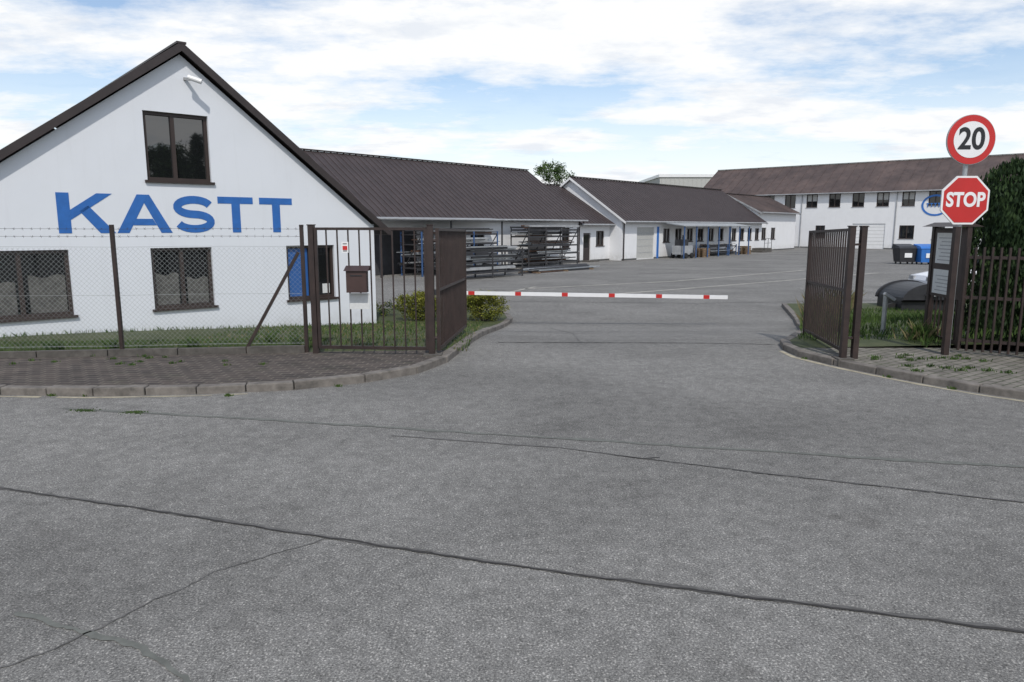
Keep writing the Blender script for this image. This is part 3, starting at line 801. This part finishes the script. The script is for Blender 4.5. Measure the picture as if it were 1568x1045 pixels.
textmesh('20', .42, (sx, sy-.041, 3.235), 'black', ve, .010, sx=.92)

mb = MB(); mb.cyl((6.85, 13.0, -.1), (6.85, 13.0, .78), .04, 'galv', 12); mb.beam((6.80, 12.96, .80), (7.0, 12.96, .68), .06, .05, 'grey')
make(mb, 'steel_bollard')
mb = MB(); mb.box(W0, 7.48, 7.60, 16.0, 16.12, -.4, .75, 'grey'); mb.box(W0, 7.46, 7.62, 15.98, 16.14, .75, .79, 'curtain')
make(mb, 'utility_pillar', bevel=.01)

mb = MB()
def half(c, r, y0, y1, z0, mat, zs=.62):
    pts = [(c[0]-r, y0, z0)] + [(c[0]-r*math.cos(a), y0, c[1]+zs*r*math.sin(a)) for a in [math.pi*k/16 for k in range(17)]] + [(c[0]+r, y0, z0)]
    mb.prism(pts, (0, y1-y0, 0), mat)
half((12.2, -.14), .86, 20.6, 22.0, -.45, 'tarp', .56)
half((12.2, -.12), .90, 20.5, 20.58, -.10, 'dark', .56); half((12.2, -.12), .90, 22.0, 22.08, -.10, 'dark', .56)
mb.box(W0, 11.95, 12.35, 20.4, 20.49, .02, .08, 'grey')
mb.cyl((11.25, 20.9, -.42), (11.25, 21.0, -.42), .2, 'rubber'); mb.cyl((13.05, 20.9, -.42), (13.05, 21.0, -.42), .2, 'rubber')
make(mb, 'grit_bin', bevel=.02)

# white car
mb = MB(); x0, y0, z0 = 14.55, 24.6, -.5
ce = empty('parked_car', (x0+2, y0+.8, -.5))
prof = [(0,.35), (.03,.62), (.12,.78), (.9,.93), (1.15,.96), (1.85,1.42), (2.9,1.47), (3.7,1.1), (4.1,1.02), (4.22,.7), (4.2,.35), (3.85,.25), (3.75,.5), (3.45,.62), (3.15,.5), (3.05,.25), (1.15,.25), (1.05,.5), (.78,.62), (.48,.5), (.4,.28)]
bmv = []
nl = 7
for j in range(nl):
    t = j/(nl-1)*2-1; 
    row = []
    for (px, pz) in prof:
        wd = .85 if pz < .97 else .85-.32*(pz-.97)/.5
        row.append((x0+2.1+(px-2.1)*(1-.03*abs(t)**4), y0+.85+wd*t, z0+ (pz if abs(t) < .9 else pz-.02)))
    bmv.append(row)
n = len(prof)
for j in range(nl-1):
    for i in range(n):
        k2 = (i+1) % n
        mb.face([bmv[j][i], bmv[j][k2], bmv[j+1][k2], bmv[j+1][i]], 'glass' if i in (4, 6) else 'carwhite')
for j, row in ((0, bmv[0]), (nl-1, bmv[-1])):
    tris = tessellate_polygon([[Vector((p[0], p[2], 0)) for p in row]])
    for t in tris: mb.face([row[i] for i in t], 'carwhite')
make(mb, 'body', ce)
mb = MB()
for yy in (y0-.003, y0+1.703):
    for q in ([(1.35,1.0), (1.95,1.36), (2.35,1.38), (2.35,1.0)], [(2.42,1.0), (2.42,1.38), (2.85,1.38), (3.35,1.05)]):
        sg = 1 if yy > y0 else -1
        mb.face([(x0+a, yy - sg*.32*(b-.97)/.5, z0+b) for a, b in q], 'glass')
for px in (.78, 3.45):
    for yy in (y0+.02, y0+1.48): mb.cyl((x0+px, yy, z0+.31), (x0+px, yy+.2, z0+.31), .31, 'rubber', 20); mb.cyl((x0+px, yy-.01, z0+.31), (x0+px, yy+.21, z0+.31), .18, 'galv', 12)
mb.box(W0, x0+.02, x0+.1, y0+.15, y0+.45, z0+.62, z0+.75, 'grey'); mb.box(W0, x0+.02, x0+.1, y0+1.25, y0+1.55, z0+.62, z0+.75, 'grey')
make(mb, 'wheels_and_glass', ce)

for (x, y, m1, m2) in ((26.0, 48.0, 'dark', 'dark'), (27.15, 47.5, 'blue', 'blue'), (28.5, 47.2, 'dark', 'red')):
    mb = MB()
    b0 = [(x+.1, y+.1, -.35), (x+1.1, y+.1, -.35), (x+1.1, y+.9, -.35), (x+.1, y+.9, -.35)]; t0 = [(x, y, .55), (x+1.2, y, .55), (x+1.2, y+1, .55), (x, y+1, .55)]
    mb.hexa(b0+t0, m1)
    mb.hexa([(x-.04, y-.04, .56), (x+1.24, y-.04, .56), (x+1.24, y+1.04, .56), (x-.04, y+1.04, .56), (x, y+.15, .7), (x+1.2, y+.15, .7), (x+1.2, y+1, .85), (x, y+1, .85)], m2)
    mb.box(W0, x+.35, x+.85, y+.01, y+.03, -.05, .25, 'signwhite')
    for wx in (x+.2, x+1.0):
        for wy in (y+.2, y+.8): mb.cyl((wx-.03, wy, -.42), (wx+.03, wy, -.42), .08, 'rubber', 10)
    make(mb, 'wheeled_dumpster', bevel=.02)

# ------------------------------------------------------------ vegetation
def leafquad(mb, c, s, mat, vert=.0):
    a = random.uniform(0, 6.28)
    if vert: u = Vector((math.cos(a), math.sin(a), random.uniform(-.3, .3))); v = Vector((random.uniform(-.4,.4), random.uniform(-.4,.4), 1))
    else:
        u = Vector((random.gauss(0,1), random.gauss(0,1), random.gauss(0,1))); v = Vector((random.gauss(0,1), random.gauss(0,1), random.gauss(0,1)))
    u.normalize(); v = (v-u*v.dot(u)); v.normalize()
    u *= s*random.uniform(.5, 1); v *= s*random.uniform(.8, 1.4)
    c = Vector(c)
    mb.face([c-v, c+u*.6, c+v, c-u*.6], mat)
def clumped(mb, ells, nclump, nleaf, cr, s, md, ml):
    tot = sum(e[3]*e[4]*e[5] for e in ells)
    for (cx, cy, cz, rx, ry, rz_) in ells:
        k = int(nclump*rx*ry*rz_/tot)+3
        for _ in range(k):
            d_ = Vector((random.gauss(0,1), random.gauss(0,1), random.gauss(0,1))).normalized(); r = random.uniform(.55, 1.05)
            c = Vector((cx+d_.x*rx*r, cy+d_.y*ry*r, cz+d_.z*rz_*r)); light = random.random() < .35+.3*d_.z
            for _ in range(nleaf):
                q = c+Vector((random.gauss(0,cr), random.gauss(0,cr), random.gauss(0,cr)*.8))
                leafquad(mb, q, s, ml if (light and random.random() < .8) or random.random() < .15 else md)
def tree(name, x, y, z0, ztop, r):
    mb = MB(); h = ztop-z0
    mb.cyl((x, y, z0), (x+.1, y, z0+h*.55), .22, 'bark', 10, .12)
    ells = []
    for i in range(9):
        a = i*2.4; rr = r*.6; c = Vector((x+math.cos(a)*rr*random.uniform(.4,1.1), y+math.sin(a)*rr*random.uniform(.4,1.1), z0+h*random.uniform(.45,.85)))
        mb.cyl((x+.05, y, z0+h*random.uniform(.3,.5)), c, .09, 'bark', 6, .02); ells.append((*c, r*.48, r*.48, r*.36))
    ells.append((x, y, ztop-r*.4, r*.5, r*.5, r*.35))
    clumped(mb, ells, 300, 36, .24, .12, 'leaf_d', 'leaf_l')
    make(mb, name, fix=False)
tree('deciduous_tree', 5.4, 92, -.5, 10.4, 3.6)
tree('deciduous_tree', 30, -9, 0, 8.2, 3.2)
# spruce across the road (reflected in the attic window)
mb = MB(); X, Y = 25.5, -4.2
mb.cyl((X, Y, 0), (X, Y, 8.2), .18, 'bark', 8, .03)
for i in range(26):
    z = 1+i*.28; r = 1.9*(1-(z/8.6))
    for k in range(9):
        a = k*.7+i*.43
        for _ in range(16):
            q = random.random(); leafquad(mb, (X+math.cos(a)*r*q+random.gauss(0,.08), Y+math.sin(a)*r*q+random.gauss(0,.08), z-.25*q+random.gauss(0,.05)), .12, 'thuja_d' if random.random() < .6 else 'thuja_l')
make(mb, 'spruce_tree', fix=False)
for (x, y, rx) in ((-2.40, 18.4, .66), (-.72, 18.3, .62)):
    mb = MB()
    for i in range(9):
        a = i*.7; mb.cyl((x, y, g(x,y)), (x+math.cos(a)*rx*.6, y+math.sin(a)*rx*.5, .05), .015, 'bark', 5, .006)
    ells = [(x, y, -.04, rx*.95, rx*.7, .36)] + [(x+random.uniform(-.6,.6)*rx, y+random.uniform(-.3,.3)*rx, .10+random.uniform(-.1,.08), .22, .22, .16) for _ in range(7)]
    clumped(mb, ells, 190, 32, .055, .026, 'shrub_d', 'shrub_l')
    make(mb, 'shrub', fix=False)
mb = MB()
clumped(mb, [(-1.6, 20.3, -.2, .8, .4, .2), (-3.6, 19.5, -.2, .5, .4, .22)], 60, 25, .06, .03, 'leaf_d', 'shrub_l')
make(mb, 'low_shrub', fix=False)
mb = MB()
for i in range(12):
    cx = 8.42+i*.52; cy = 12.2-i*.30; H_ = (2.95, 3.15, 3.0, 3.1)[i % 4]+random.uniform(-.06,.06); R = .66; zb = .1
    mb.cyl((cx, cy, zb), (cx, cy, zb+H_*.9), .07, 'bark', 6, .02)
    mb.cyl((cx, cy, zb), (cx, cy, zb+H_*.88), R*.66, 'thuja_d', 12, .34)
    nn = 8500 if i < 4 else 2000
    for _ in range(nn):
        t = random.random()**.85; a = random.uniform(0, 6.28); r = R*(1-t**6)**.6*random.uniform(.70, 1.10)*(1+.12*math.sin(a*5+t*9))
        z = zb+t*H_+random.gauss(0, .03)
        lt = .25+.3*math.sin(cx*7+z*5+a*3)
        leafquad(mb, (cx+math.cos(a)*r, cy+math.sin(a)*r, z), .045, 'thuja_l' if random.random() < lt else 'thuja_d', 1)
make(mb, 'thuja_hedge', fix=False)

# ------------------------------------------------------------ world
w = bpy.data.worlds.new('World'); S.world = w; w.use_nodes = True
t = w.node_tree; bg = t.nodes['Background']
EL = math.radians(50)
sky = N(t, 'ShaderNodeTexSky', sky_type='NISHITA'); sky.sun_disc = False; sky.sun_elevation = EL; sky.sun_rotation = math.radians(172)
sky.air_density = 1.0; sky.dust_density = .3; sky.ozone_density = 2.0
tc = N(t, 'ShaderNodeTexCoord'); sp_ = N(t, 'ShaderNodeSeparateXYZ'); t.links.new(tc.outputs['Generated'], sp_.inputs[0])
def mth(op, a, b=None):
    m = N(t, 'ShaderNodeMath', operation=op)
    for i, v in enumerate((a, b)):
        if v is None: continue
        if isinstance(v, (int, float)): m.inputs[i].default_value = v
        else: t.links.new(v, m.inputs[i])
    return m.outputs[0]
zc = mth('MAXIMUM', sp_.outputs[2], 0.0); den = mth('ADD', zc, .14)
cx = mth('DIVIDE', sp_.outputs[0], den); cy = mth('DIVIDE', sp_.outputs[1], den)
cb = N(t, 'ShaderNodeCombineXYZ'); t.links.new(cx, cb.inputs[0]); t.links.new(cy, cb.inputs[1])
mp = N(t, 'ShaderNodeMapping'); t.links.new(cb.outputs[0], mp.inputs[0]); mp.inputs['Location'].default_value = (3.1, 1.7, 0); mp.inputs['Scale'].default_value = (.85, 1.15, 1)
n1 = noise(t, mp.outputs[0], 1.0, 11, .62)
n2 = noise(t, mp.outputs[0], 2.6, 7, .6)
mask = ramp(t, n1, [(.42, .08), (.49, .6), (.56, 1)])
hz = N(t, 'ShaderNodeMapRange'); t.links.new(sp_.outputs[2], hz.inputs[0]); hz.inputs[1].default_value = .03; hz.inputs[2].default_value = .22; hz.inputs[3].default_value = .92; hz.inputs[4].default_value = 0
mask2 = mth('MAXIMUM', mask, hz.outputs[0])
zen = N(t, 'ShaderNodeMapRange'); t.links.new(sp_.outputs[2], zen.inputs[0]); zen.inputs[1].default_value = .4; zen.inputs[2].default_value = .65; zen.inputs[3].default_value = 1; zen.inputs[4].default_value = .4
mask3 = mth('MULTIPLY', mask2, zen.outputs[0])
ccs = N(t, 'ShaderNodeVectorMath', operation='SCALE')
cc = ramp(t, n2, [(.34, (.82, .86, .92)), (.47, (.98, .99, 1.0))]); t.links.new(cc, ccs.inputs[0]); ccs.inputs['Scale'].default_value = 10.2
cmul = N(t, 'ShaderNodeVectorMath', operation='SCALE'); t.links.new(sky.outputs[0], cmul.inputs[0]); cmul.inputs['Scale'].default_value = 1.45
out = mix(t, cmul.outputs[0], ccs.outputs[0], mask3)
t.links.new(out, bg.inputs['Color']); bg.inputs['Strength'].default_value = .10

sd = bpy.data.lights.new('sun', 'SUN'); sd.energy = 2.7; sd.angle = math.radians(1.2); sd.color = (1, .95, .88)
so = bpy.data.objects.new('sun', sd); COL.objects.link(so)
sv = Vector((.14*math.cos(EL), -.99*math.cos(EL), math.sin(EL)))
so.rotation_euler = sv.to_track_quat('Z', 'Y').to_euler()

cd = bpy.data.cameras.new('camera'); cd.lens = 25; cd.sensor_width = 36; cd.clip_end = 3000; cd.clip_start = .05
co = bpy.data.objects.new('camera', cd); COL.objects.link(co); co.location = (0, 0, 2.0); co.rotation_euler = (math.radians(90-9.13), 0, 0)
S.camera = co
S.view_settings.view_transform = 'Standard'; S.view_settings.look = 'None'; S.view_settings.exposure = 0
